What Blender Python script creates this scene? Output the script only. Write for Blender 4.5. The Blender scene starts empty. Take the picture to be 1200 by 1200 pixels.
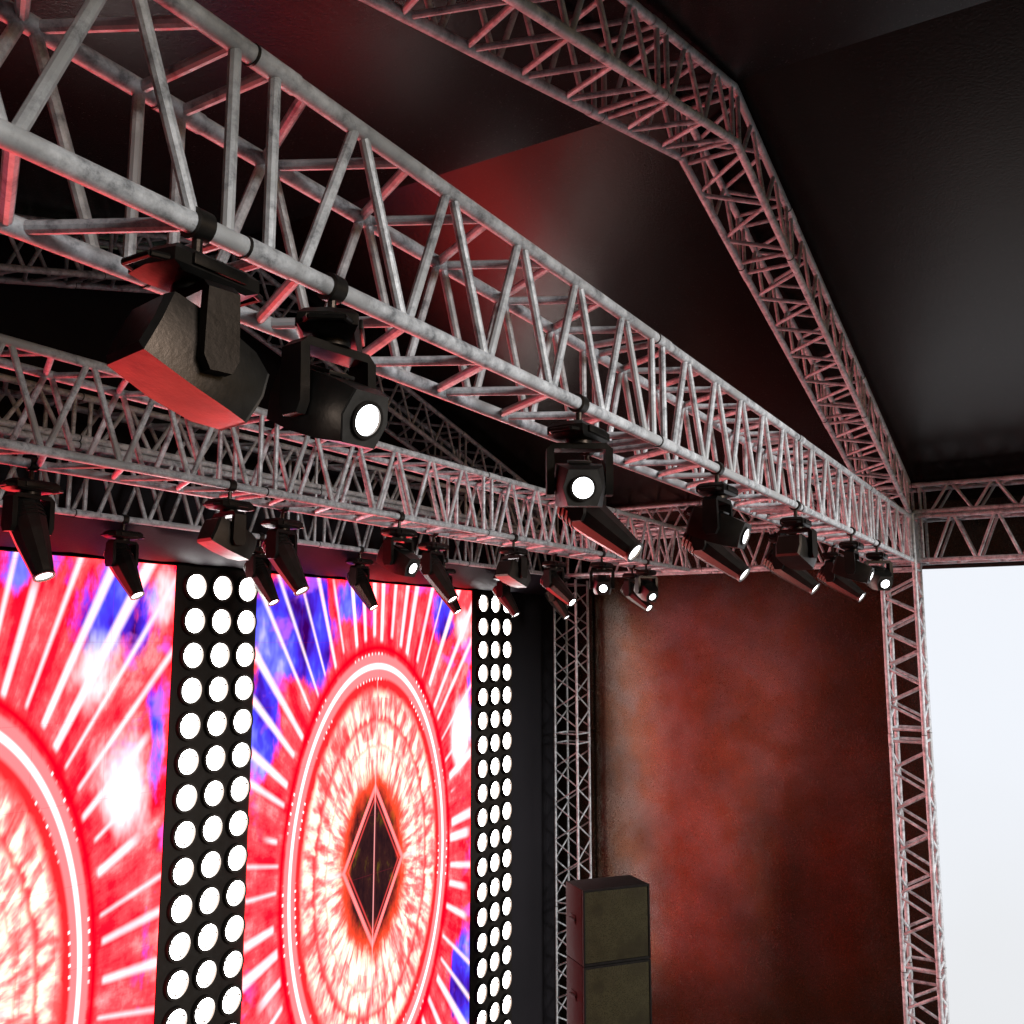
import bpy, bmesh, math, random
from mathutils import Vector, Matrix, Euler
random.seed(7)
R = math.radians
S = bpy.context.scene
COL = S.collection
H = 6.38                                  # height of the camera over the stage floor

# ------------------------------------------------------------------ helpers
def tag(o, label=None, cat=None, group=None, kind=None):
    if label: o['label'] = label
    if cat: o['category'] = cat
    if group: o['group'] = group
    if kind: o['kind'] = kind
    return o

def empty(name, loc, label=None, cat=None, group=None, rz=0):
    o = bpy.data.objects.new(name, None); COL.objects.link(o)
    o.location = loc; o.rotation_euler = (0, 0, rz); o.empty_display_size = 0.1
    return tag(o, label, cat, group)

def smooth_by_angle(me, ang=35):
    bm = bmesh.new(); bm.from_mesh(me)
    for f in bm.faces: f.smooth = True
    for e in bm.edges:
        if len(e.link_faces) == 2 and e.calc_face_angle(0) > R(ang): e.smooth = False
    bm.to_mesh(me); bm.free()

class MB:
    """collects shapes for one mesh"""
    def __init__(s): s.v = []; s.f = []
    def add(s, v, f):
        b = len(s.v); s.v += [tuple(x) for x in v]; s.f += [tuple(i + b for i in q) for q in f]
    def tube(s, a, b, r, n=12, r2=None, cut_a=None, cut_b=None, cap=True):
        a, b = Vector(a), Vector(b); d = (b - a).normalized()
        u = d.orthogonal().normalized(); w = d.cross(u); r2 = r if r2 is None else r2
        vs = []
        for end, p, rr, cut in ((0, a, r, cut_a), (1, b, r2, cut_b)):
            for k in range(n):
                t = 2 * math.pi * k / n; q = p + (u * math.cos(t) + w * math.sin(t)) * rr
                if cut is not None:
                    q = q - d * ((q - p).dot(cut) / d.dot(cut))
                vs.append(q)
        fs = [(k, (k + 1) % n, n + (k + 1) % n, n + k) for k in range(n)]
        if cap: fs += [tuple(reversed(range(n))), tuple(range(n, 2 * n))]
        s.add(vs, fs)
    def ring(s, c, axis, ri, ro, w, n=24):
        c = Vector(c); d = Vector(axis).normalized(); u = d.orthogonal().normalized(); x = d.cross(u)
        vs = []
        for k in range(n):
            t = 2 * math.pi * k / n; e = u * math.cos(t) + x * math.sin(t)
            vs += [c + e * ri - d * w / 2, c + e * ro - d * w / 2, c + e * ro + d * w / 2, c + e * ri + d * w / 2]
        fs = []
        for k in range(n):
            a = 4 * k; b = 4 * ((k + 1) % n)
            for j in range(4): fs.append((a + j, b + j, b + (j + 1) % 4, a + (j + 1) % 4))
        s.add(vs, fs)
    def box(s, c, d, bev=0.0):
        bm = bmesh.new(); bmesh.ops.create_cube(bm, size=1)
        for v in bm.verts: v.co = Vector((v.co.x * d[0] + c[0], v.co.y * d[1] + c[1], v.co.z * d[2] + c[2]))
        if bev: bmesh.ops.bevel(bm, geom=bm.edges[:], offset=bev, segments=2, affect='EDGES', profile=.6)
        bm.verts.index_update()
        s.add([v.co.copy() for v in bm.verts], [[v.index for v in f.verts] for f in bm.faces]); bm.free()
    def loft(s, rings):
        n = len(rings[0]); vs = [p for r in rings for p in r]; fs = []
        for i in range(len(rings) - 1):
            for k in range(n):
                fs.append((i * n + k, i * n + (k + 1) % n, (i + 1) * n + (k + 1) % n, (i + 1) * n + k))
        fs += [tuple(reversed(range(n))), tuple(range((len(rings) - 1) * n, len(rings) * n))]
        s.add(vs, fs)
    def disc(s, c, axis, r, n=24, dome=0.0):
        c = Vector(c); d = Vector(axis).normalized(); u = d.orthogonal().normalized(); x = d.cross(u)
        vs = [c + d * dome]; m = 3
        for j in range(1, m + 1):
            rr = r * j / m; h = dome * (1 - (j / m) ** 2)
            for k in range(n):
                t = 2 * math.pi * k / n; vs.append(c + (u * math.cos(t) + x * math.sin(t)) * rr + d * h)
        fs = [(0, 1 + k, 1 + (k + 1) % n) for k in range(n)]
        for j in range(m - 1):
            a = 1 + j * n; b = a + n
            fs += [(a + k, b + k, b + (k + 1) % n, a + (k + 1) % n) for k in range(n)]
        s.add(vs, fs)
    def mesh(s, name, m, ang=35, smooth=True):
        me = bpy.data.meshes.new(name); me.from_pydata(s.v, [], s.f); me.update()
        bm = bmesh.new(); bm.from_mesh(me); bmesh.ops.recalc_face_normals(bm, faces=bm.faces[:]); bm.to_mesh(me); bm.free()
        if smooth: smooth_by_angle(me, ang)
        me.materials.append(m); return me
    def build(s, name, m, parent=None, loc=(0, 0, 0), ang=35, smooth=True):
        return link(name, s.mesh(name, m, ang, smooth), parent, loc)

def link(name, me, parent=None, loc=(0, 0, 0)):
    o = bpy.data.objects.new(name, me); COL.objects.link(o); o.location = loc
    if parent: o.parent = parent
    return o

def copy_tree(o, parent=None):
    c = o.copy(); COL.objects.link(c)
    if parent: c.parent = parent
    for ch in list(o.children): copy_tree(ch, c)
    return c

# ------------------------------------------------------------------ node helper
class NT:
    def __init__(s, name):
        s.m = bpy.data.materials.new(name); s.m.use_nodes = True; s.t = s.m.node_tree; s.t.nodes.clear()
        s.out = s.t.nodes.new('ShaderNodeOutputMaterial')
    def n(s, typ, **kw):
        x = s.t.nodes.new(typ)
        for k, v in kw.items(): setattr(x, k, v)
        return x
    def put(s, sock, v):
        if hasattr(v, 'is_linked') or isinstance(v, bpy.types.NodeSocket): s.t.links.new(v, sock)
        elif isinstance(v, (tuple, list)) and len(v) == 3 and sock.type == 'RGBA': sock.default_value = (*v, 1)
        else: sock.default_value = v
    def math(s, op, a, b=None, c=None, clamp=False):
        x = s.n('ShaderNodeMath', operation=op, use_clamp=clamp); s.put(x.inputs[0], a)
        if b is not None: s.put(x.inputs[1], b)
        if c is not None: s.put(x.inputs[2], c)
        return x.outputs[0]
    def step(s, e0, e1, v):
        x = s.n('ShaderNodeMapRange', interpolation_type='SMOOTHSTEP'); s.put(x.inputs['Value'], v)
        s.put(x.inputs['From Min'], e0); s.put(x.inputs['From Max'], e1); return x.outputs['Result']
    def band(s, v, c, hw, soft):
        d = s.math('ABSOLUTE', s.math('SUBTRACT', v, c))
        x = s.n('ShaderNodeMapRange', interpolation_type='SMOOTHSTEP'); s.put(x.inputs['Value'], d)
        x.inputs['From Min'].default_value = hw + soft; x.inputs['From Max'].default_value = max(hw - soft, 0)
        return x.outputs['Result']
    def mix(s, f, a, b):
        x = s.n('ShaderNodeMix', data_type='RGBA'); s.put(x.inputs[0], f); s.put(x.inputs[6], a); s.put(x.inputs[7], b)
        return x.outputs[2]
    def noise(s, vec, scale, detail=3, rough=.55):
        x = s.n('ShaderNodeTexNoise'); s.put(x.inputs['Vector'], vec); x.inputs['Scale'].default_value = scale
        x.inputs['Detail'].default_value = detail; x.inputs['Roughness'].default_value = rough; return x.outputs['Fac']
    def xyz(s, a, b, c):
        x = s.n('ShaderNodeCombineXYZ'); s.put(x.inputs[0], a); s.put(x.inputs[1], b); s.put(x.inputs[2], c); return x.outputs[0]
    def ramp(s, v, stops):
        x = s.n('ShaderNodeValToRGB'); s.put(x.inputs[0], v); e = x.color_ramp.elements
        while len(e) < len(stops): e.new(.5)
        for k, (p, c) in enumerate(stops): e[k].position = p; e[k].color = (*c, 1)
        return x.outputs[0]
    def bump(s, h, strength, dist):
        x = s.n('ShaderNodeBump'); s.put(x.inputs['Height'], h); x.inputs['Strength'].default_value = strength
        x.inputs['Distance'].default_value = dist; return x.outputs[0]
    def principled(s, **kw):
        x = s.n('ShaderNodeBsdfPrincipled')
        for k, v in kw.items(): s.put(x.inputs[k.replace('_', ' ')], v)
        s.t.links.new(x.outputs[0], s.out.inputs[0]); return s.m
    def emit(s, col, strength):
        x = s.n('ShaderNodeEmission'); s.put(x.inputs[0], col); s.put(x.inputs[1], strength)
        s.t.links.new(x.outputs[0], s.out.inputs[0]); return s.m

def coords(t, which='Object'): return t.n('ShaderNodeTexCoord').outputs[which]

def mat_alu():
    t = NT('weathered aluminium'); p = t.n('ShaderNodeNewGeometry').outputs['Position']
    a = t.noise(p, 13, 6, .72); b = t.noise(p, 34, 5, .75); c = t.noise(p, 2.2, 2)
    base = t.ramp(a, [(.35, (.15, .15, .155)), (.48, (.38, .38, .385)), (.63, (.58, .58, .585))])
    spots = t.step(.60, .70, b)
    base = t.mix(t.math('MULTIPLY', spots, .7), base, (.15, .15, .155))
    base = t.mix(t.step(.5, .68, c), base, (.33, .325, .32))
    rough = t.math('MULTIPLY_ADD', b, .5, .20)
    return t.principled(Base_Color=base, Metallic=.10, Specular_IOR_Level=.4, Roughness=rough, Normal=t.bump(b, .12, .004))

def mat_black_metal(name, col=.018, rough=.42, spec=.38):
    t = NT(name); p = coords(t); b = t.noise(p, 60, 4, .6); a = t.noise(p, 14, 3)
    base = t.ramp(a, [(.3, (col * .7, col * .69, col * .64)), (.7, (col * 1.35, col * 1.33, col * 1.26))])
    if 'grille' in name:
        g = t.n('ShaderNodeTexVoronoi'); t.put(g.inputs['Vector'], p); g.inputs['Scale'].default_value = 75
        base = t.mix(t.step(.25, .5, g.outputs['Distance']), (.004, .004, .002), (.019, .017, .008)); base = t.mix(t.step(.4, .7, t.noise(p, 3, 4)), base, (.009, .008, .004))
    return t.principled(Base_Color=base, Roughness=t.math('MULTIPLY_ADD', a, .25, rough - .1), Specular_IOR_Level=spec, Specular_Tint=(1., .72, .54, 1.),
                        Normal=t.bump(b, .22, .003))

def mat_tarp(name, col, rough, spec, bump=.35, fold=.25, sparkle=False, tint=(1., 1., 1.)):
    t = NT(name); p = t.n('ShaderNodeNewGeometry').outputs['Position']
    a = t.noise(p, .55, 3); b = t.noise(p, 45, 3, .7); c = t.noise(p, 1.3, 2)
    base = t.ramp(a, [(.3, tuple(x * .75 for x in col)), (.7, tuple(x * 1.25 for x in col))])
    if sparkle:
        sp = t.noise(p, 62, 2, .7); spec = t.math('MULTIPLY_ADD', t.step(.56, .72, sp), .9, spec * 1.25)
        film = t.noise(p, .9, 4, .6); spec = t.math('MULTIPLY', spec, t.math('MULTIPLY_ADD', t.step(.25, .75, film), .7, .58))
        tint = t.mix(t.step(.35, .65, t.noise(p, 1.7, 5, .7)), (1., .58, .34), (1., .90, .76))
        spec = t.math('MULTIPLY', spec, t.math('SUBTRACT', 1.0, t.math('MULTIPLY', t.step(.40, .30, sp), .7)))
    h = t.math('ADD', t.math('MULTIPLY', b, .035), t.math('MULTIPLY', c, fold))
    return t.principled(Base_Color=base, Roughness=t.math('MULTIPLY_ADD', b, .14, rough - .07), Specular_IOR_Level=spec, Specular_Tint=tint if hasattr(tint, 'is_linked') else (*tint, 1.),
                        Normal=t.bump(h, bump, .12))

def mat_emit(name, col, st):
    t = NT(name); return t.emit(col, st)

def mat_show(name, cx, cz, seed, blues, whites):
    """the picture playing on a screen: a glowing mandala with rays; local x, z of the panel in metres"""
    t = NT(name); sep = t.n('ShaderNodeSeparateXYZ'); t.put(sep.inputs[0], coords(t))
    X, Z = sep.outputs[0], sep.outputs[2]
    x = t.math('DIVIDE', t.math('SUBTRACT', X, cx), 1.42); z = t.math('DIVIDE', t.math('SUBTRACT', Z, cz), 2.37)
    r = t.math('SQRT', t.math('ADD', t.math('MULTIPLY', x, x), t.math('MULTIPLY', z, z)))
    rs = t.math('MAXIMUM', r, .02)
    dx, dz = t.math('DIVIDE', x, rs), t.math('DIVIDE', z, rs)
    ang = t.math('ARCTAN2', x, z)
    sd = t.math('ADD', r, seed * 3.1)
    # --- ground colour, streaked along the rays
    streak = t.noise(t.xyz(t.math('MULTIPLY', dx, 7), t.math('MULTIPLY', dz, 7), t.math('MULTIPLY', sd, 1.4)), 1.6, 4, .6)
    fine = t.noise(t.xyz(t.math('ADD', X, seed), t.math('MULTIPLY', Z, .55), 0.0), 5.5, 4, .65)
    mixn = t.math('ADD', t.math('MULTIPLY', streak, .62), t.math('MULTIPLY', fine, .38))
    bg = t.ramp(mixn, [(.28, (.50, .0, .012)), (.42, (.95, .006, .022)), (.54, (1., .06, .075)), (.64, (1., .20, .21)), (.76, (1., .58, .58))])
    # --- blue and violet fields
    bl = t.noise(t.xyz(t.math('ADD', X, seed * 5.3), t.math('MULTIPLY', Z, .36), 0.0), 2.4, 5, .62)
    def field(lst):
        acc = None
        for (bx, bz, rx, rz, w) in lst:
            ex = t.math('DIVIDE', t.math('SUBTRACT', X, bx), rx); ez = t.math('DIVIDE', t.math('SUBTRACT', Z, bz), rz)
            q = t.math('SQRT', t.math('ADD', t.math('MULTIPLY', ex, ex), t.math('MULTIPLY', ez, ez)))
            g = t.math('MULTIPLY', t.step(1.5, .2, q), w)
            acc = g if acc is None else t.math('MAXIMUM', acc, g)
        return acc
    acc = field(blues)
    bmask = t.step(.80, .98, t.math('ADD', t.math('MULTIPLY', acc, .55), t.math('MULTIPLY', bl, 1.05)))
    bmask = t.math('MULTIPLY', bmask, t.step(1.07, 1.2, r))
    bcol = t.ramp(t.noise(t.xyz(X, t.math('MULTIPLY', Z, .5), seed), 2.6, 3), [(.30, (.03, .0, .07)), (.42, (.05, .012, .42)), (.52, (.055, .045, .85)), (.62, (.16, .15, 1.)), (.74, (.62, .5, 1.))])
    bg = t.mix(bmask, bg, bcol)
    vi = t.step(.56, .66, t.noise(t.xyz(X, Z, seed + 4.0), 2.1, 3)); vi = t.math('MULTIPLY', vi, t.step(1.3, 1.55, r))
    bg = t.mix(t.math('MULTIPLY', vi, .55), bg, (.55, .10, .75))
    wn = t.step(.72, 1.12, t.math('ADD', t.math('MULTIPLY', field(whites), .6), t.math('MULTIPLY', t.noise(t.xyz(t.math('ADD', X, seed * 2.0), t.math('MULTIPLY', Z, .4), 3.0), 2.2, 4, .6), 1.0)))
    bg = t.mix(t.math('MULTIPLY', wn, t.step(1.12, 1.3, r)), bg, (1., .86, .90))
    # --- rays
    N = 58
    s0 = t.math('MULTIPLY', ang, N / (2 * math.pi)); cell = t.math('FLOOR', s0); fr = t.math('FRACT', s0)
    wh = t.n('ShaderNodeTexWhiteNoise', noise_dimensions='2D'); t.put(wh.inputs['Vector'], t.xyz(cell, seed, 0.0))
    rnd = wh.outputs['Value']; sc = t.n('ShaderNodeSeparateColor'); t.put(sc.inputs[0], wh.outputs['Color'])
    r1, r2, r3 = sc.outputs[0], sc.outputs[1], sc.outputs[2]
    dctr = t.math('ABSOLUTE', t.math('SUBTRACT', fr, t.math('MULTIPLY_ADD', r1, .40, .30)))
    wid = t.math('MULTIPLY_ADD', r2, .15, .07)
    ray = t.step(-.05, .14, t.math('SUBTRACT', wid, dctr))
    ray = t.math('MULTIPLY', ray, t.step(0.0, .03, t.math('SUBTRACT', r, t.math('MULTIPLY_ADD', r3, .05, 1.105))))
    end = t.math('MULTIPLY_ADD', rnd, 2.6, 1.25)
    ray = t.math('MULTIPLY', ray, t.step(0.0, .12, t.math('SUBTRACT', end, r)))
    rcol = t.ramp(mixn, [(.35, (1., .52, .58)), (.6, (1., .80, .84))])
    col = t.mix(t.math('MULTIPLY', ray, .93), bg, rcol)
    # --- ring
    col = t.mix(t.band(r, 1.095, .02, .03), col, (.80, .0, .01))
    inner = t.step(1.005, .995, r)
    # --- mosaic inside the ring
    K = 46
    a0 = t.math('MULTIPLY', t.math('ADD', ang, t.math('MULTIPLY', r, .25)), K / (2 * math.pi)); rr0 = t.math('MULTIPLY', r, 9.5)
    cw = t.n('ShaderNodeTexWhiteNoise', noise_dimensions='3D'); t.put(cw.inputs['Vector'], t.xyz(t.math('FLOOR', a0), t.math('FLOOR', rr0), seed))
    soft = t.noise(t.xyz(t.math('MULTIPLY', dx, 9), t.math('MULTIPLY', dz, 9), t.math('MULTIPLY', r, 5)), 1.7, 2, .5)
    blob = t.noise(t.xyz(X, t.math('MULTIPLY', Z, .6), seed * 1.7), 1.5, 2)
    mv = t.math('ADD', t.math('MULTIPLY', cw.outputs['Value'], .12), t.math('MULTIPLY', t.math('SUBTRACT', soft, .20), 1.45))
    mv = t.math('ADD', mv, t.math('MULTIPLY', t.math('SUBTRACT', blob, .5), .55))
    mv = t.math('ADD', mv, t.math('MULTIPLY', t.band(r, .52, .05, .16), .10))
    mos = t.ramp(mv, [(.26, (1., .07, .07)), (.40, (1., .18, .17)), (.51, (1., .33, .30)), (.62, (1., .58, .46)), (.76, (1., .82, .62))])
    ae = t.math('ABSOLUTE', t.math('SUBTRACT', t.math('FRACT', a0), .5)); re = t.math('ABSOLUTE', t.math('SUBTRACT', t.math('FRACT', rr0), .5))
    grout = t.math('MAXIMUM', t.math('MULTIPLY', t.step(.25, .5, ae), .6), t.math('MULTIPLY', t.step(.25, .5, re), .5))
    mos = t.mix(t.math('MULTIPLY', grout, t.math('MULTIPLY', t.step(.70, .34, mv), .55)), mos, (1., .13, .13))
    rw = t.math('ADD', r, t.math('MULTIPLY', t.math('SUBTRACT', soft, .5), .08))
    mos = t.mix(t.math('MULTIPLY', t.band(rw, .73, .01, .025), .8), mos, (.95, .02, .03))
    mos = t.mix(t.math('MULTIPLY', t.band(rw, .60, .004, .014), .5), mos, (1., .14, .12))
    mos = t.mix(t.step(.845, .905, rw), mos, (.95, .015, .02))
    # dark heart with a drawn diamond
    q = t.math('ADD', r, t.math('MULTIPLY', t.math('SUBTRACT', t.noise(t.xyz(X, t.math('MULTIPLY', Z, .5), 9.0), 4.5, 4, .65), .5), .22))
    mos = t.mix(t.step(.50, .38, q), mos, (.85, .05, .02))
    dark = t.ramp(t.noise(t.xyz(X, t.math('MULTIPLY', Z, .4), 2.0), 5, 4, .7), [(.35, (.012, .004, .006)), (.55, (.03, .008, .008)), (.68, (.09, .05, .006)), (.8, (.3, .03, .02))])
    mos = t.mix(t.step(.42, .28, q), mos, dark)
    dd = t.math('ADD', t.math('DIVIDE', t.math('ABSOLUTE', x), .385), t.math('DIVIDE', t.math('ABSOLUTE', z), .385))
    mos = t.mix(t.band(dd, 1.0, .05, .035), mos, (1., .20, .20))
    mos = t.mix(t.math('MULTIPLY', t.band(dd, .86, .012, .03), .6), mos, (.9, .06, .06))
    mos = t.mix(t.math('MULTIPLY', t.band(x, 0.0, .006, .006), .7), mos, (1., .35, .35))
    mos = t.mix(t.math('MULTIPLY', t.band(z, 0.0, .010, .012), t.math('MULTIPLY', t.band(r, .5, .08, .04), .5)), mos, (1., .85, .85))
    col = t.mix(inner, col, mos)
    col = t.mix(t.band(r, 1.0, .062, .012), col, (1., .17, .18))
    col = t.mix(t.band(r, 1.0, .014, .008), col, (1., .97, .97))
    bd = t.math('SINE', t.math('MULTIPLY', ang, 150.0))
    bead = t.math('MULTIPLY', t.step(.35, .8, bd), t.math('MAXIMUM', t.band(r, .935, .007, .005), t.band(r, 1.065, .007, .005)))
    bead = t.math('MULTIPLY', bead, t.step(.52, .64, t.noise(t.xyz(t.math('MULTIPLY', dx, 3), t.math('MULTIPLY', dz, 3), seed), 1.5, 2)))
    col = t.mix(bead, col, (1., .9, .9))
    jx = t.math('ABSOLUTE', t.math('SUBTRACT', t.math('FRACT', t.math('DIVIDE', t.math('ADD', X, 2.07), .69)), .5))
    jz = t.math('ABSOLUTE', t.math('SUBTRACT', t.math('FRACT', t.math('DIVIDE', Z, .69)), .5))
    joint = t.math('MAXIMUM', t.step(.4925, .498, jx), t.step(.4925, .498, jz))
    col = t.mix(t.math('MULTIPLY', joint, .22), col, (.25, .01, .03))
    # red channel of the panel is driven far past the camera's clipping point
    sp = t.n('ShaderNodeSeparateColor'); t.put(sp.inputs[0], col)
    cb = t.n('ShaderNodeCombineColor')
    rc = t.math('MULTIPLY', t.math('POWER', sp.outputs[0], 1.3), RED_GAIN)
    dk = t.math('MINIMUM', rc, t.math('MULTIPLY_ADD', sp.outputs[0], 1.2, 0))   # dark parts stay dark
    lift = t.step(.6, .95, sp.outputs[0])
    rr = t.math('ADD', t.math('MULTIPLY', rc, lift), t.math('MULTIPLY', dk, t.math('SUBTRACT', 1.0, lift)))
    t.put(cb.inputs[0], rr); t.put(cb.inputs[1], t.math('MULTIPLY', sp.outputs[1], 1.35)); t.put(cb.inputs[2], t.math('MULTIPLY', sp.outputs[2], 1.35))
    return t.emit(cb.outputs[0], 1.0)

RED_GAIN = 5.0
M = dict(
    alu=mat_alu(), black=mat_black_metal('black lamp housing', .004, .36, .20), body=mat_black_metal('black painted steel', .006, .34, .34),
    clamp=mat_black_metal('black clamp', .006, .35), grill=mat_black_metal('speaker grille cloth', .007, .8, .15),
    cab=mat_black_metal('speaker cabinet paint', .006, .7, .04), frame=mat_black_metal('screen frame', .008, .6),
    panel=mat_black_metal('blinder housing', .005, .7, .15), plate=mat_black_metal('dark grey front plate', .020, .5, .2),
    tarp=mat_tarp('black vinyl tarpaulin', (.010, .006, .003), .26, .46, .6, .05, True, (1., .80, .58)), roof=mat_tarp('black roof membrane', (.0035, .003, .003), .25, .19, .4, .05, False, (1., .70, .54)),
    cloth=mat_tarp('black stage cloth', (.006, .005, .006), .7, .12),
    lens=mat_emit('lit lamp lens', (.93, .97, 1.), 8.0), blinder=mat_emit('lit blinder bulb', (1., .98, .97), 19.0),
)

# ------------------------------------------------------------------ trusses
RC, RB = .0295, .0188
def section_meshes(d, u, v, L, W, Hh, nz, rc=RC, rb=RB, cut_a=None, cut_b=None):
    """one truss section: along d, chords at the corners of W (along u) x Hh (along v); local to its start corner"""
    d, u, v = Vector(d).normalized(), Vector(u).normalized(), Vector(v).normalized()
    def P(s, i, j): return d * s + u * (W * i) + v * (Hh * j)
    lat = MB(); s0, s1 = .19, L - .17
    if nz < 4: s0, s1 = .12, L - .12
    p = (s1 - s0) / nz
    def zig(A, B):
        for k in range(nz):
            a, m, b = s0 + p * k, s0 + p * (k + .5), s0 + p * (k + 1)
            lat.tube(A(a + .012), B(m - .018), rb, 10, cap=False); lat.tube(B(m + .018), A(b - .012), rb, 10, cap=False)
        for e in (.075, L - .075): lat.tube(A(e), B(e), rb, 10, cap=False)
    zig(lambda s: P(s, 0, 0), lambda s: P(s, 0, 1))
    zig(lambda s: P(s, 1, 0), lambda s: P(s, 1, 1))
    zig(lambda s: P(s, 0, 0), lambda s: P(s, 1, 0))
    zig(lambda s: P(s, 0, 1), lambda s: P(s, 1, 1))
    ch = MB(); ch.tube((0, 0, 0), d * L, rc, 18, cut_a=cut_a, cut_b=cut_b)
    cp = MB(); cp.tube(d * -.012, d * .155, rc + .0035, 18); 
    gp = MB(); gp.ring(d * -.014, d, rc - .002, rc + .0045, .008, 18)
    offs = [(0, 0), (1, 0), (0, 1), (1, 1)]
    return dict(lat=lat.mesh('lattice_section', M['alu']), ch=ch.mesh('chord', M['alu']), cp=cp.mesh('coupler', M['alu']),
                gp=gp.mesh('joint_ring', M['clamp']), offs=[u * (W * i) + v * (Hh * j) for i, j in offs])

def put_section(parent, start, sm, couple=True):
    rel = Vector(start) - parent.location
    o = link('lattice_section', sm['lat'], parent, rel)
    for of in sm['offs']:
        link('chord', sm['ch'], o, of)
        if couple:
            link('coupler', sm['cp'], o, of); link('joint_ring', sm['gp'], o, of)
    return o

def truss(name, start, d, u, v, W, Hh, lens, label, cat, group):
    d = Vector(d).normalized(); start = Vector(start)
    t = empty(name, start, label, cat, group); s = 0; cache = {}
    for k, L in enumerate(lens):
        nz = max(2, round((L - .36) / .51))
        if L not in cache: cache[L] = section_meshes(d, u, v, L, W, Hh, nz)
        put_section(t, start + d * s, cache[L], couple=k > 0); s += L
    return t

ZB, ZM, ZT = H + 1.075, H + 1.645, H + 2.06
HA = ZM - ZB
XE = 13.05
G = 'lighting trusses hung with moving lights'
YA, YD, YE = 1.9, 4.95, 7.1
truss('lighting_truss', (-1.18, YA, ZB), (1, 0, 0), (0, 1, 0), (0, 0, 1), .41, HA, [2.9, 2.9, 2.9, 2.9, 2.63],
      'nearest grey lighting truss, large, running from the upper left down to the corner column', 'truss', G)
truss('lighting_truss', (-1.05, YD, ZB), (1, 0, 0), (0, 1, 0), (0, 0, 1), .42, HA, [2.9, 2.9, 2.9, 2.9, 2.5],
      'middle grey lighting truss hanging between the near truss and the screens', 'truss', G)
truss('lighting_truss', (-1.1, YE, ZB), (1, 0, 0), (0, 1, 0), (0, 0, 1), .40, HA, [2.9, 2.9, 2.9, 2.9, 2.9],
      'rear grey lighting truss just above the tops of the red screens', 'truss', G)
truss('box_truss', (-1.1, YE, ZM + .062), (1, 0, 0), (0, 1, 0), (0, 0, 1), .40, ZT - ZM - .062, [2.9, 2.9, 2.9, 2.9, 2.5],
      'shallow grey truss lying on top of the rear lighting truss', 'truss', 'shallow upper trusses')
XS = 13.12
truss('box_truss', (XS, 7.05, ZB), (0, -1, 0), (1, 0, 0), (0, 0, 1), .43, HA, [2.3, 2.9, 2.9, 2.9],
      'deep lower side truss running along the top of the white screen', 'truss', 'side trusses')
truss('box_truss', (XS, 7.05, ZM + .062), (0, -1, 0), (1, 0, 0), (0, 0, 1), .43, ZT - ZM - .062, [2.3, 2.9, 2.9, 2.9],
      'shallow upper side truss stacked on the deeper truss along the right side', 'truss', 'side trusses')

AX = 6.17
def gable(y, label):
    """two slopes meeting at a mitred ridge; upright section so both slopes share the ridge plane"""
    zb, hh, sl = H + 3.535, .425, .268
    t = empty('gable_truss', (AX, y, zb), label, 'roof truss', 'gable roof trusses')
    for sgn in (1, -1):
        d = Vector((sgn, 0, -sl)); k = d.length; d.normalize()
        runs = [1.42, 2.9, 2.85]; s = 0
        for i, L in enumerate(runs):
            cut = Vector((1, 0, 0)) if i == 0 else None
            sm = section_meshes(d, (0, 1, 0), (0, 0, 1), L, .41, hh, max(2, round((L - .3) / .51)), rc=.029, rb=.0165, cut_a=cut)
            put_section(t, Vector((AX, y, zb)) + d * s, sm, couple=i > 0); s += L
    return t
gable(YA, 'bright front gable roof truss peaking at top centre, sloping to the corner column')
gable(YE, 'dim rear gable roof truss behind the lighting trusses, sloping down to the back wall')

def column(name, x, y, W, D, zs, label, rc=RC, rb=RB):
    t = empty(name, (x, y, 0), label, 'column', 'truss columns')
    for a, b in zip(zs[:-1], zs[1:]):
        L = a - b
        sm = section_meshes((0, 0, -1), (0, 1, 0), (1, 0, 0), L, W, D, max(2, round((L - .36) / .51)), rc, rb)
        put_section(t, (x, y, a), sm, couple=a != zs[0])
    return t
col_front = column('truss_column', 13.04, 1.88, .40, .44, [ZB - .03, H - 1.15, H - 4.03, .03],
                   'pinkish lattice corner column standing right beside the white screen')
cb = MB()
for dy in (0, .40):
    for dxx in (0, .44):
        cb.tube((dxx, dy, ZB - .06), (dxx, dy, ZM + .04), .034, 14)
cb.box((-.012, .05, (ZB + ZM) / 2), (.012, .13, HA - .08), .003); cb.box((.22, -.012, (ZB + ZM) / 2), (.36, .012, HA - .08), .003)
cb.box((.22, .20, ZM + .035), (.52, .48, .02), .004)
cb.build('corner_block', M['alu'], col_front)
bp = MB(); bp.box((.22, .2, .015), (.8, .76, .03), .006); bp.build('base_plate', M['alu'], col_front)
col_back = column('truss_column', 13.62, 7.1, .40, .42, [ZB - .03, H - 1.5, H - 4.1, .03],
                  'slim dark lattice tower rising behind the stacked speakers', .021, .012)
bp = MB(); bp.box((.21, .2, .015), (.8, .76, .03), .006); bp.build('base_plate', M['alu'], col_back)

# ------------------------------------------------------------------ moving lights
def hexring(y, w, h, pt=.28):
    # hexagon with points at the sides
    a, b = w / 2, h / 2
    return [(-a, y, 0), (-a * (1 - pt), y, b), (a * (1 - pt), y, b), (a, y, 0), (a * (1 - pt), y, -b), (-a * (1 - pt), y, -b)]
def octring(y, r, sq=1.0, n=10):
    return [(r * math.cos(2 * math.pi * (k + .5) / n), y, sq * r * math.sin(2 * math.pi * (k + .5) / n)) for k in range(n)]

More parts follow.
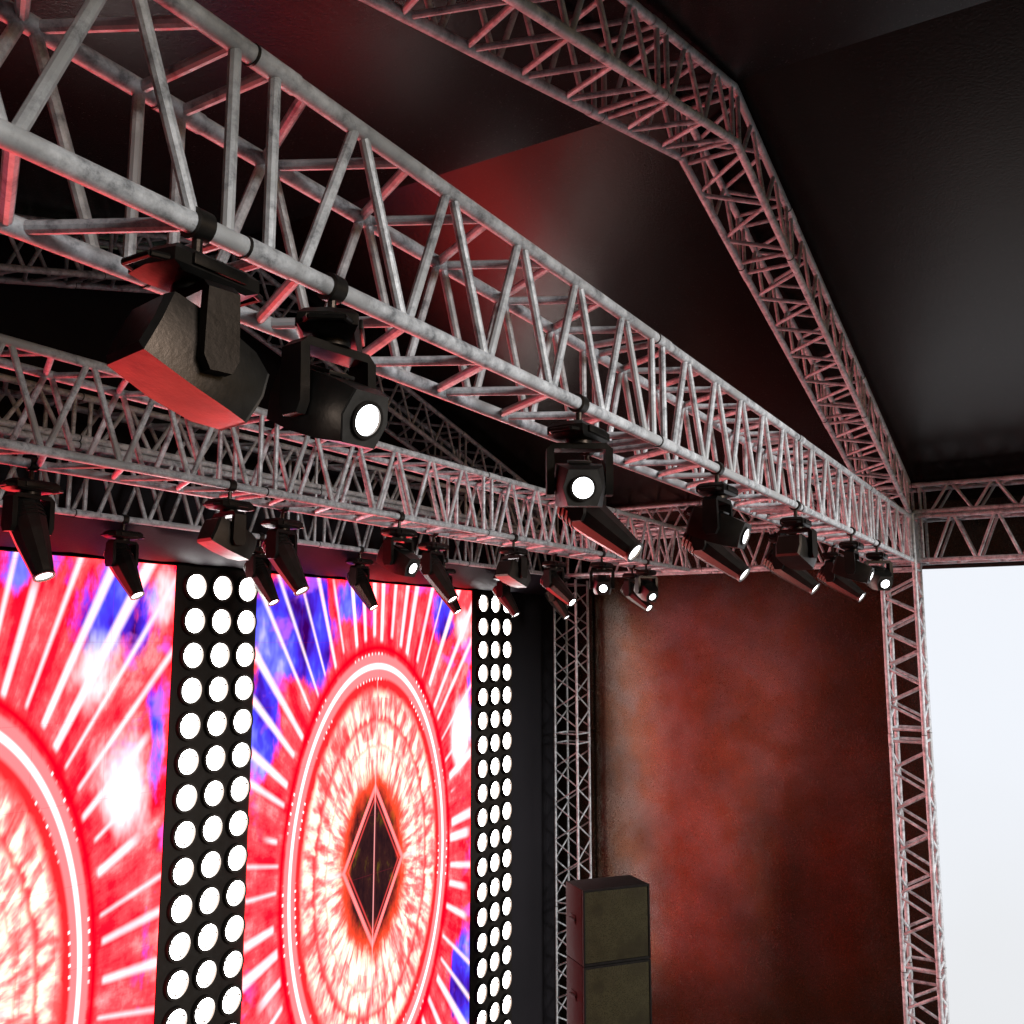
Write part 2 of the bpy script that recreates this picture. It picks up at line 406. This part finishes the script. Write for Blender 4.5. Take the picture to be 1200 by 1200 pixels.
PZ = -.372                                  # pivot below the chord
def fixture_base(t, rc):
    c = MB(); c.ring((0, 0, 0), (1, 0, 0), rc + .001, rc + .014, .05); c.tube((0, 0, -rc - .008), (0, 0, -.115), .014, 10)
    c.box((0, .035, .0), (.03, .02, .035), .004); c.build('clamp', M['clamp'], t)
    b = MB()
    b.loft([[(x * .115, y * .07, -.105) for x, y in ((-1, -1), (1, -1), (1.12, 0), (1, 1), (-1, 1), (-1.12, 0))],
            [(x * .135, y * .088, -.125) for x, y in ((-1, -1), (1, -1), (1.12, 0), (1, 1), (-1, 1), (-1.12, 0))],
            [(x * .135, y * .088, -.158) for x, y in ((-1, -1), (1, -1), (1.12, 0), (1, 1), (-1, 1), (-1.12, 0))],
            [(x * .10, y * .075, -.172) for x, y in ((-1, -1), (1, -1), (1.12, 0), (1, 1), (-1, 1), (-1.12, 0))]])
    for sy in (-1, 1): b.box((0, sy * .093, -.138), (.17, .012, .03), .004)
    b.build('base', M['black'], t)
    for sx in (-1, 1):
        h = MB(); h.tube((sx * .115, -.075, -.15), (sx * .175, -.05, -.15), .009, 8); h.tube((sx * .175, -.05, -.15), (sx * .175, .05, -.15), .009, 8)
        h.tube((sx * .175, .05, -.15), (sx * .115, .075, -.15), .009, 8); h.build('handle', M['black'], t)
def yoke(t, inner, w=.085):
    y = MB(); y.tube((0, 0, -.168), (0, 0, -.19), .06, 16)
    o = inner / 2 + .03
    y.loft([[(-o + .03, -w / 2, -.188), (o - .03, -w / 2, -.188), (o - .03, w / 2, -.188), (-o + .03, w / 2, -.188)],
            [(-o, -w / 2, -.215), (o, -w / 2, -.215), (o, w / 2, -.215), (-o, w / 2, -.215)]])
    for sx in (-1, 1):
        a, b = sx * (o - .034), sx * o
        def rg(z, ww, i=0): return [(a + sx * i, -ww / 2, z), (b, -ww / 2, z), (b, ww / 2, z), (a + sx * i, ww / 2, z)]
        y.loft([rg(-.213, w), rg(-.26, w * 1.05), rg(-.385, w * 1.12), rg(-.42, w * .7)])
        y.tube((sx * (inner / 2 - .035), 0, PZ), (sx * (inner / 2 + .002), 0, PZ), .032, 14)
    return y.build('yoke', M['black'], t)
def head_wash(t):
    h = MB(); h.loft([hexring(-.165, .19, .145, .12), hexring(-.15, .215, .175, .10), hexring(-.02, .225, .19, .10), hexring(.10, .210, .18, .12), hexring(.165, .175, .156, .27)])
    h.box((0, -.03, .103), (.10, .10, .012), .003)
    o = h.build('head', M['body'], t, (0, 0, PZ), 25)
    p = MB(); p.loft([hexring(.165, .172, .156), hexring(.172, .172, .156)]); p.build('front_plate', M['plate'], o)
    r = MB(); r.ring((0, .176, 0), (0, 1, 0), .046, .056, .016); r.build('lens_rim', M['clamp'], o)
    l = MB(); l.disc((0, .175, 0), (0, 1, 0), .0455, 28, .010); l.build('lens', M['lens'], o)
    return o
def head_spot(t):
    h = MB(); h.loft([octring(-.15, .085), octring(-.135, .105), octring(.0, .108), octring(.10, .098), octring(.30, .068), octring(.345, .060)])
    for k in range(4): h.ring((0, -.115 + .03 * k, 0), (0, 1, 0), .095, .112, .008, 20)
    o = h.build('head', M['body'], t, (0, 0, PZ), 30)
    r = MB(); r.ring((0, .349, 0), (0, 1, 0), .047, .062, .02, 24); r.build('lens_rim', M['clamp'], o)
    l = MB(); l.disc((0, .347, 0), (0, 1, 0), .0465, 28, .008); l.build('lens', M['lens'], o)
    return o
def make_fixture(kind):
    t = empty('moving_light', (0, 0, -50), 'x', 'stage light')
    fixture_base(t, RC); yoke(t, .235 if kind == 'wash' else .225)
    (head_wash if kind == 'wash' else head_spot)(t)
    return t
PROTO = {k: make_fixture(k) for k in ('wash', 'spot')}
used = set()
TH = R(31.4)
FH = Vector((math.cos(TH), math.sin(TH), 0)); RT = Vector((math.sin(TH), -math.cos(TH), 0))
def place(kind, x, y, d, label, group, basez=0.0):
    """d = right, up, away of the camera's heading, turned into a fixed world direction"""
    if kind in used: t = copy_tree(PROTO[kind])
    else: t = PROTO[kind]; used.add(kind)
    t.location = (x, y, ZB); t['label'] = label; t['group'] = group
    w = (RT * d[0] + Vector((0, 0, d[1])) + FH * d[2]).normalized()
    rz = math.atan2(-w.x, w.y); el = math.asin(w.z)
    for c in t.children:
        if c.name.startswith('yoke'): c.rotation_euler = (0, 0, rz)
        if c.name.startswith('head'): c.rotation_euler = (el, 0, rz)
        if c.name.startswith(('base', 'handle')): c.rotation_euler = (0, 0, basez)
    return t
GA = 'moving lights on the nearest truss'; GD = 'moving lights on the middle truss'; GE = 'small moving lights on the rear truss'
# near chord of the nearest truss
place('wash', 1.55, YA, (.62, -.40, .68), 'largest moving light, head turned away, its flat red lit underside showing', GA)
place('wash', 3.69, YA, (.02, -.24, -1), 'moving light with grey hexagonal front whose round lens looks straight out', GA)
place('wash', 5.54, YA, (.80, -.34, -.5), 'moving light second along the front chord from the grey hexagonal one, lens turned right', GA)
place('wash', 7.36, YA, (.62, -.30, .70), 'moving light on the near truss turned away, showing its grey back and red underside', GA)
place('wash', 9.37, YA, (.8, -.35, -.45), 'moving light second nearest the corner column, lens turned sideways', GA)
place('wash', 10.64, YA, (.05, -.42, -.9), 'moving light closest to the corner column, round lens facing out below open yoke', GA)
# rear chord of the nearest truss
YR = YA + .41
place('wash', 2.06, YA, (.74, -.36, -.58), 'large moving light with big bright oval lens beside the red bottomed one', GA, R(38))
place('spot', 4.58, YR, (.62, -.58, -.38), 'long spotlight slanting down right behind the hexagonal fronted light', GA)
place('spot', 6.44, YR, (.62, -.58, -.38), 'long spotlight slanting down right against the dark side tarp, larger of two similar', GA)
place('spot', 8.43, YR, (.62, -.58, -.38), 'long spotlight slanting down right under the turned away light of the near truss', GA)
place('spot', 10.4, YR, (.6, -.55, -.42), 'small spotlight behind the last two lights before the corner column', GA)
# middle truss
place('wash', 4.41, YD, (.62, -.36, .68), 'moving light on the middle truss turned away, its orange underside over the white bulbs', GD)
place('wash', 6.27, YD, (.72, -.42, -.5), 'moving light on the middle truss above the centre of the right screen, lens down right', GD)
place('wash', 8.14, YD, (.62, -.34, .68), 'moving light on the middle truss showing a grey back above the narrow bulb column', GD)
place('wash', 10.18, YD, (-.02, -.3, -.95), 'moving light on the middle truss facing us just right of the back tower', GD)
place('wash', 11.51, YD, (.3, -.5, -.75), 'moving light on the middle truss in front of the red lit tarp', GD)
YDR = YD + .42
place('spot', 3.25, YDR, (.42, -.85, -.2), 'leftmost spotlight on the middle truss, large, lens over the left screen', GD)
place('spot', 5.33, YDR, (.5, -.8, -.2), 'spotlight on the middle truss leaning over the right screen top left corner', GD)
place('spot', 7.34, YDR, (.52, -.75, -.25), 'spotlight on the middle truss over the right half of the right screen', GD)
place('spot', 9.75, YDR, (.5, -.55, -.45), 'spotlight on the middle truss just left of the back tower', GD)
place('spot', 12.0, YDR, (.5, -.55, -.5), 'spotlight on the middle truss nearest the side tarp', GD)
# rear truss
for x, lab in ((5.16, 'small spotlight on the rear truss over the left screen top right corner'),
               (6.74, 'small spotlight on the rear truss over the wide bulb column'),
               (8.28, 'small spotlight on the rear truss over the centre of the right screen'),
               (9.95, 'small spotlight on the rear truss at the right end of the right screen'),
               (11.4, 'small spotlight on the rear truss over the narrow bulb column'),
               (12.91, 'small spotlight on the rear truss in front of the back tower')):
    place('spot', x, YE, (.5, -.8, -.22), lab, GE)

# ------------------------------------------------------------------ screens and blinders on the back wall
YS = 7.6
ZTOP = H + .775
def show_screen(x0, x1, cx, mat, label):
    z0 = .12; w, h = x1 - x0, ZTOP - z0; c = ((x0 + x1) / 2, YS, (ZTOP + z0) / 2)
    t = empty('led_screen', (c[0], YS, z0), label, 'screen', 'led screens on the back wall')
    b = MB(); b.box((0, .075, h / 2), (w - .004, .12, h), .004); b.build('frame', M['frame'], t)
    p = MB(); a, k = w / 2 - .018, h / 2 - .015
    p.add([(-a, 0, -k), (a, 0, -k), (a, 0, k), (-a, 0, k), (-a, .02, -k), (a, .02, -k), (a, .02, k), (-a, .02, k)],
          [(0, 1, 2, 3), (4, 7, 6, 5), (0, 4, 5, 1), (1, 5, 6, 2), (2, 6, 7, 3), (3, 7, 4, 0)])
    o = p.build('display', mat, t, (0, -.006, h / 2), smooth=False)
    return t
czl = (H - 2.64) - (ZTOP + .12) / 2
show_screen(2.01, 6.15, 0, mat_show('show picture left', 3.92 - 4.08, czl - .27, 1.3,
            [(1.45, 3.05, .55, .6, 1.0), (1.95, 1.9, .22, .9, .85), (.6, 3.4, .6, .3, .7), (1.95, .2, .2, .7, .6), (-1.7, 2.6, .9, .9, 1.0)],
            [(1.6, 1.5, .4, .7, .85), (1.2, 2.5, .35, .5, .5), (1.95, 3.2, .25, .4, .9)]),
            'left glowing red led screen with the half seen mandala')
show_screen(7.2, 11.34, 0, mat_show('show picture right', 9.24 - 9.27, czl, 2.6,
            [(-1.45, 2.9, .85, .8, 1.15), (-1.95, 1.95, .38, .7, 1.1), (-.5, 3.2, .6, .45, .9), (1.35, 3.1, .35, .5, 1.0), (2.0, 1.9, .16, .8, .7), (1.95, -1.75, .42, .8, 1.2), (-1.8, -2.4, .5, .7, .8)],
            [(1.8, 1.6, .35, .7, .85), (1.9, 2.9, .3, .4, .7), (-1.5, -.9, .3, .5, .5)]),
            'right glowing red led screen with the whole mandala and dark diamond')

lb = MB(); lb.ring((0, -.018, 0), (0, 1, 0), .119, .143, .05, 28); lb.disc((0, .004, 0), (0, -1, 0), .142, 24)
for k in range(3):
    a = R(28 + 120 * k); lb.tube((.092 * math.cos(a), -.045, .092 * math.sin(a)), (.092 * math.cos(a), -.01, .092 * math.sin(a)), .010, 8)
LAMP = lb.mesh('lamp', M['clamp'])
ll = MB(); ll.disc((0, -.012, 0), (0, -1, 0), .1215, 28, .014); LENS = ll.mesh('bulb', M['blinder'])
def blinder(x0, x1, xs, z0, dz, label):
    t = empty('blinder_column', ((x0 + x1) / 2, YS, .1), label, 'blinder lights', 'columns of white blinder bulbs')
    b = MB(); b.box((0, .06, (ZTOP - .1) / 2), (x1 - x0 - .006, .11, ZTOP - .1), .004); b.build('panel', M['panel'], t)
    k = 0
    while z0 - dz * k > .3:
        for x in xs:
            o = link('lamp', LAMP, t, (x - t.location.x, .0, z0 - dz * k - .1)); o.rotation_euler = (0, random.choice((0, R(12), R(-9), R(120))), 0)
            link('bulb', LENS, o)
        k += 1
blinder(6.15, 7.2, (6.365, 6.70, 7.035), H + .57, .34, 'wide column of white blinder bulbs between the two red screens')
blinder(11.34, 12.45, (11.59, 11.92, 12.25), H + .592, .337, 'narrow looking column of white blinder bulbs right of the right screen')

hb = MB(); nx_ = 80; v_ = []
for i in range(nx_ + 1):
    x = .9 + (13.4 - .9) * i / nx_
    for k in range(7):
        q = k / 6; sg = .03 * math.sin(math.pi * q) * (1 + .5 * math.sin(x * 2.3)) + .006 * math.sin(x * 11)
        v_.append((x, 7.10 + .42 * q, ZB - .035 - (ZB - .035 - ZTOP - .012) * q - sg))
n_ = len(v_); f_ = []
for i in range(nx_):
    for k in range(6):
        a = i * 7 + k; f_ += [(a, a + 7, a + 8, a + 1), (n_ + a, n_ + a + 1, n_ + a + 8, n_ + a + 7)]
for i in range(nx_):
    for k in (0, 6): a = i * 7 + k; f_.append((a, a + 7, n_ + a + 7, n_ + a))
hb.add(v_ + [(x, y, z + .006) for x, y, z in v_], f_)
tag(hb.build('header_cloth', mat_tarp('header cloth', (.007, .005, .008), .6, .2), ang=50), 'dark sloping header cloth between the rear truss and the screen tops', 'cloth')

# ------------------------------------------------------------------ white side screen
sx, y1, y0, zt, zb_ = 13.98, 1.92, -4.6, H + 1.02, .15
t = empty('led_screen', (sx, (y0 + y1) / 2, zb_), 'large blank white glowing screen right of the corner column', 'screen')
w, h = y1 - y0, zt - zb_
b = MB(); b.box((.09, 0, h / 2), (.12, w + .10, h + .09), .008); b.build('frame', M['frame'], t)
tn = NT('white screen'); g = tn.n('ShaderNodeSeparateXYZ'); tn.put(g.inputs[0], coords(tn))
gr = tn.step(-3.0, 2.6, tn.math('ADD', g.outputs[2], tn.math('MULTIPLY', tn.math('SUBTRACT', tn.noise(coords(tn), .5, 2), .5), 3.0)))
WH = tn.emit(tn.mix(gr, (.83, .845, .87), (.90, .935, 1.0)), .745)
p = MB(); a, k = w / 2, h / 2
p.add([(0, -a, -k), (0, a, -k), (0, a, k), (0, -a, k), (.02, -a, -k), (.02, a, -k), (.02, a, k), (.02, -a, k)],
      [(0, 3, 2, 1), (4, 5, 6, 7), (0, 1, 5, 4), (1, 2, 6, 5), (2, 3, 7, 6), (3, 0, 4, 7)])
p.build('display', WH, t, (.015, 0, h / 2), smooth=False)

# ------------------------------------------------------------------ speakers
ux = Vector((.713, -.548, 0)).normalized(); RZ = math.atan2(ux.y, ux.x); vx = Vector((-ux.y, ux.x, 0))
cen = Vector((10.442, 5.385, 0)) + ux * .45 + vx * .25
CH = (H - 2.9) / 4
labs = ['lowest speaker cabinet, at the foot of the stack on the stage floor', 'speaker cabinet third from the top of the stack by the tower', 'second speaker cabinet from the top, directly under the topmost one', 'topmost speaker cabinet in front of the slim back tower']
proto = None
for i in range(4):
    if proto is None:
        t = proto = empty('speaker_cabinet', (0, 0, 0), labs[0], 'speaker', 'stacked speaker cabinets')
        b = MB(); W, D, hh = .90, .50, CH - .006
        b.box((0, .02, hh / 2), (W, D - .04, hh), .012)
        for sxx in (-1, 1): b.box((sxx * (W / 2 - .012), -.238, hh / 2), (.024, .03, hh - .002), .004)
        for zz in (.014, hh - .014): b.box((0, -.238, zz), (W - .05, .03, .026), .004)
        b.build('cabinet', M['cab'], t)
        gq = MB(); gq.box((0, -.236, hh / 2), (W - .056, .014, hh - .06), .004); gq.build('grille', M['grill'], t)
        for sxx in (-1, 1):
            for zc in (.42,):
                q = MB(); q.box((sxx * (W / 2 + .002), .03, hh * .55), (.012, .14, .10), .004); q.tube((sxx * (W / 2 + .014), -.05, hh * .55), (sxx * (W / 2 + .014), .11, hh * .55), .011, 8)
                q.build('handle', M['cab'], t)
    else:
        t = copy_tree(proto)
    t.location = cen + Vector((0, 0, CH * i)); t.rotation_euler = (0, 0, RZ); t['label'] = labs[i]

# ------------------------------------------------------------------ shell: roof, curtains, floor
def sheet(name, pts, th, m, label=None, cat=None, kind=None, sub=1):
    P = [Vector(q) for q in pts]; n = (P[1] - P[0]).cross(P[2] - P[0]).normalized() * th
    b = MB(); b.add(P + [q + n for q in P], [(3, 2, 1, 0), (4, 5, 6, 7), (0, 1, 5, 4), (1, 2, 6, 5), (2, 3, 7, 6), (3, 0, 4, 7)])
    o = b.build(name, m, smooth=False); tag(o, label, cat, None, kind); return o

RZ0, RS = H + 4.0, .252
YF, YB = -4.6, 7.8
rb = MB(); nx = 30; ny = 44; xs = [AX + (-8.2 + 16.4 * i / nx) for i in range(nx + 1)]; ys = [YF + (YB + .1 - YF) * j / ny for j in range(ny + 1)]
vs = []
for yy in ys:
    for xx in xs:
        q = abs(xx - AX); sag = .0
        span = math.sin(math.pi * min(1, q / 8.2))
        sag = .035 * span * (.5 + .5 * math.sin(yy * 1.9 + .6 * xx))
        vs.append((xx, yy, RZ0 - RS * q + sag))
nv = len(vs); top = [(x, y, z + .02) for x, y, z in vs]; fs = []
for j in range(ny):
    for i in range(nx):
        a = j * (nx + 1) + i; fs.append((a, a + nx + 1, a + nx + 2, a + 1)); fs.append((nv + a, nv + a + 1, nv + a + nx + 2, nv + a + nx + 1))
for j in range(ny):
    for i in (0, nx):
        a = j * (nx + 1) + i; fs.append((a, a + nx + 1, nv + a + nx + 1, nv + a))
for i in range(nx):
    for j in (0, ny):
        a = j * (nx + 1) + i; fs.append((a, a + 1, nv + a + 1, nv + a))
rb.add(vs + top, fs); o = rb.build('roof_canopy', M['roof'], ang=8)
tag(o, 'black gabled roof membrane stretched over the trusses', 'roof')

XT = 14.2
def curtain(name, ax, a0, a1, fixed, zfun, th, m, label, cat, amp, freq, n=90, nz=24):
    b = MB(); vs = []
    for i in range(n + 1):
        a = a0 + (a1 - a0) * i / n; zt_ = zfun(a)
        for k in range(nz + 1):
            z = .02 + (zt_ - .02) * k / nz
            off = amp * (math.sin(a * freq) * .6 + math.sin(a * freq * 2.3 + z * .4) * .25 + math.sin(z * 1.1 + a) * .3)
            vs.append((a, off, z))
    N = len(vs); f = []
    back = [(x, y + th, z) for x, y, z in vs]
    for i in range(n):
        for k in range(nz):
            q = i * (nz + 1) + k; f.append((q, q + nz + 1, q + nz + 2, q + 1)); f.append((N + q, N + q + 1, N + q + nz + 2, N + q + nz + 1))
    for i in range(n):
        for k in (0, nz):
            q = i * (nz + 1) + k; f.append((q, q + nz + 1, N + q + nz + 1, N + q))
    for k in range(nz):
        for i in (0, n):
            q = i * (nz + 1) + k; f.append((q, q + 1, N + q + 1, N + q))
    al = vs + back
    if ax == 'x': al = [(x, fixed + y, z) for x, y, z in al]
    else: al = [(fixed + (y if fixed > 0 else -y), x, z) for x, y, z in al]
    b.add(al, f); o = b.build(name, m, ang=60); tag(o, label, cat); return o
curtain('side_tarp', 'y', YF, 7.80, XT, lambda a: H + 1.985, .012, M['tarp'], 'glossy black side tarp with red screen light glowing on it', 'tarp', .012, 1.7)
curtain('back_curtain', 'x', -1.9, XT + .004, 7.76, lambda a: RZ0 - RS * abs(a - AX) - .03, .012, M['cloth'], 'black back curtain behind the screens and rear truss', 'curtain', .008, 9, 120)
curtain('side_tarp', 'y', .5, 7.80, -1.9, lambda a: H + 1.985, .012, M['tarp'], 'unseen black side tarp added at the left to keep sky light out', 'tarp', .012, 1.7)  # added out of view to keep the stage dark and block sky reflections

t = NT('stage deck'); p = coords(t)
fl = t.principled(Base_Color=t.ramp(t.noise(p, 1.5, 4), [(.3, (.03, .03, .03)), (.7, (.06, .058, .056))]), Roughness=t.math('MULTIPLY_ADD', t.noise(p, 8, 3), .3, .3))
o = MB(); o.box((6.2, 1.6, -.05), (17, 13, .1)); o = o.build('stage_floor', fl, smooth=False); tag(o, kind='structure')
t = NT('ground'); gm = t.principled(Base_Color=t.ramp(t.noise(coords(t), .4, 5), [(.3, (.022, .022, .021)), (.7, (.045, .044, .04))]), Roughness=.9)
o = MB(); o.add([(-600, -600, -1.3), (600, -600, -1.3), (600, 600, -1.3), (-600, 600, -1.3)], [(0, 1, 2, 3)])
o = o.build('ground', gm, smooth=False); tag(o, kind='structure')

# ------------------------------------------------------------------ light
W = bpy.data.worlds.new('World'); S.world = W; W.use_nodes = True; nt = W.node_tree
sky = nt.nodes.new('ShaderNodeTexSky'); sky.sky_type = 'NISHITA'; sky.sun_disc = False
SUN_EL, SUN_AZ = R(14), R(186)
sky.sun_elevation = SUN_EL; sky.sun_rotation = SUN_AZ; sky.dust_density = 1; sky.air_density = 1.2
nt.links.new(sky.outputs[0], nt.nodes['Background'].inputs[0]); nt.nodes['Background'].inputs[1].default_value = .05
sl = bpy.data.lights.new('sun', 'SUN'); sl.energy = 3.7; sl.angle = R(16); sl.color = (.93, .96, 1.)
so = bpy.data.objects.new('sun', sl); COL.objects.link(so); so.location = (0, -20, 20)
to = Vector((math.sin(SUN_AZ) * math.cos(SUN_EL), math.cos(SUN_AZ) * math.cos(SUN_EL), math.sin(SUN_EL)))
so.rotation_euler = (-to).to_track_quat('-Z', 'Y').to_euler()

# ------------------------------------------------------------------ camera
cam = bpy.data.cameras.new('camera'); co = bpy.data.objects.new('camera', cam); COL.objects.link(co)
co.location = (0, 0, H); co.rotation_euler = (R(90 + 8.0), 0, R(31.4 - 90))
cam.sensor_width = 36; cam.lens = 36 * 1102 / 1200; cam.clip_start = .05; cam.clip_end = 2000
S.camera = co
S.view_settings.view_transform = 'Standard'; S.view_settings.look = 'None'; S.view_settings.exposure = .4; S.view_settings.gamma = 1
S.cycles.max_bounces = 6
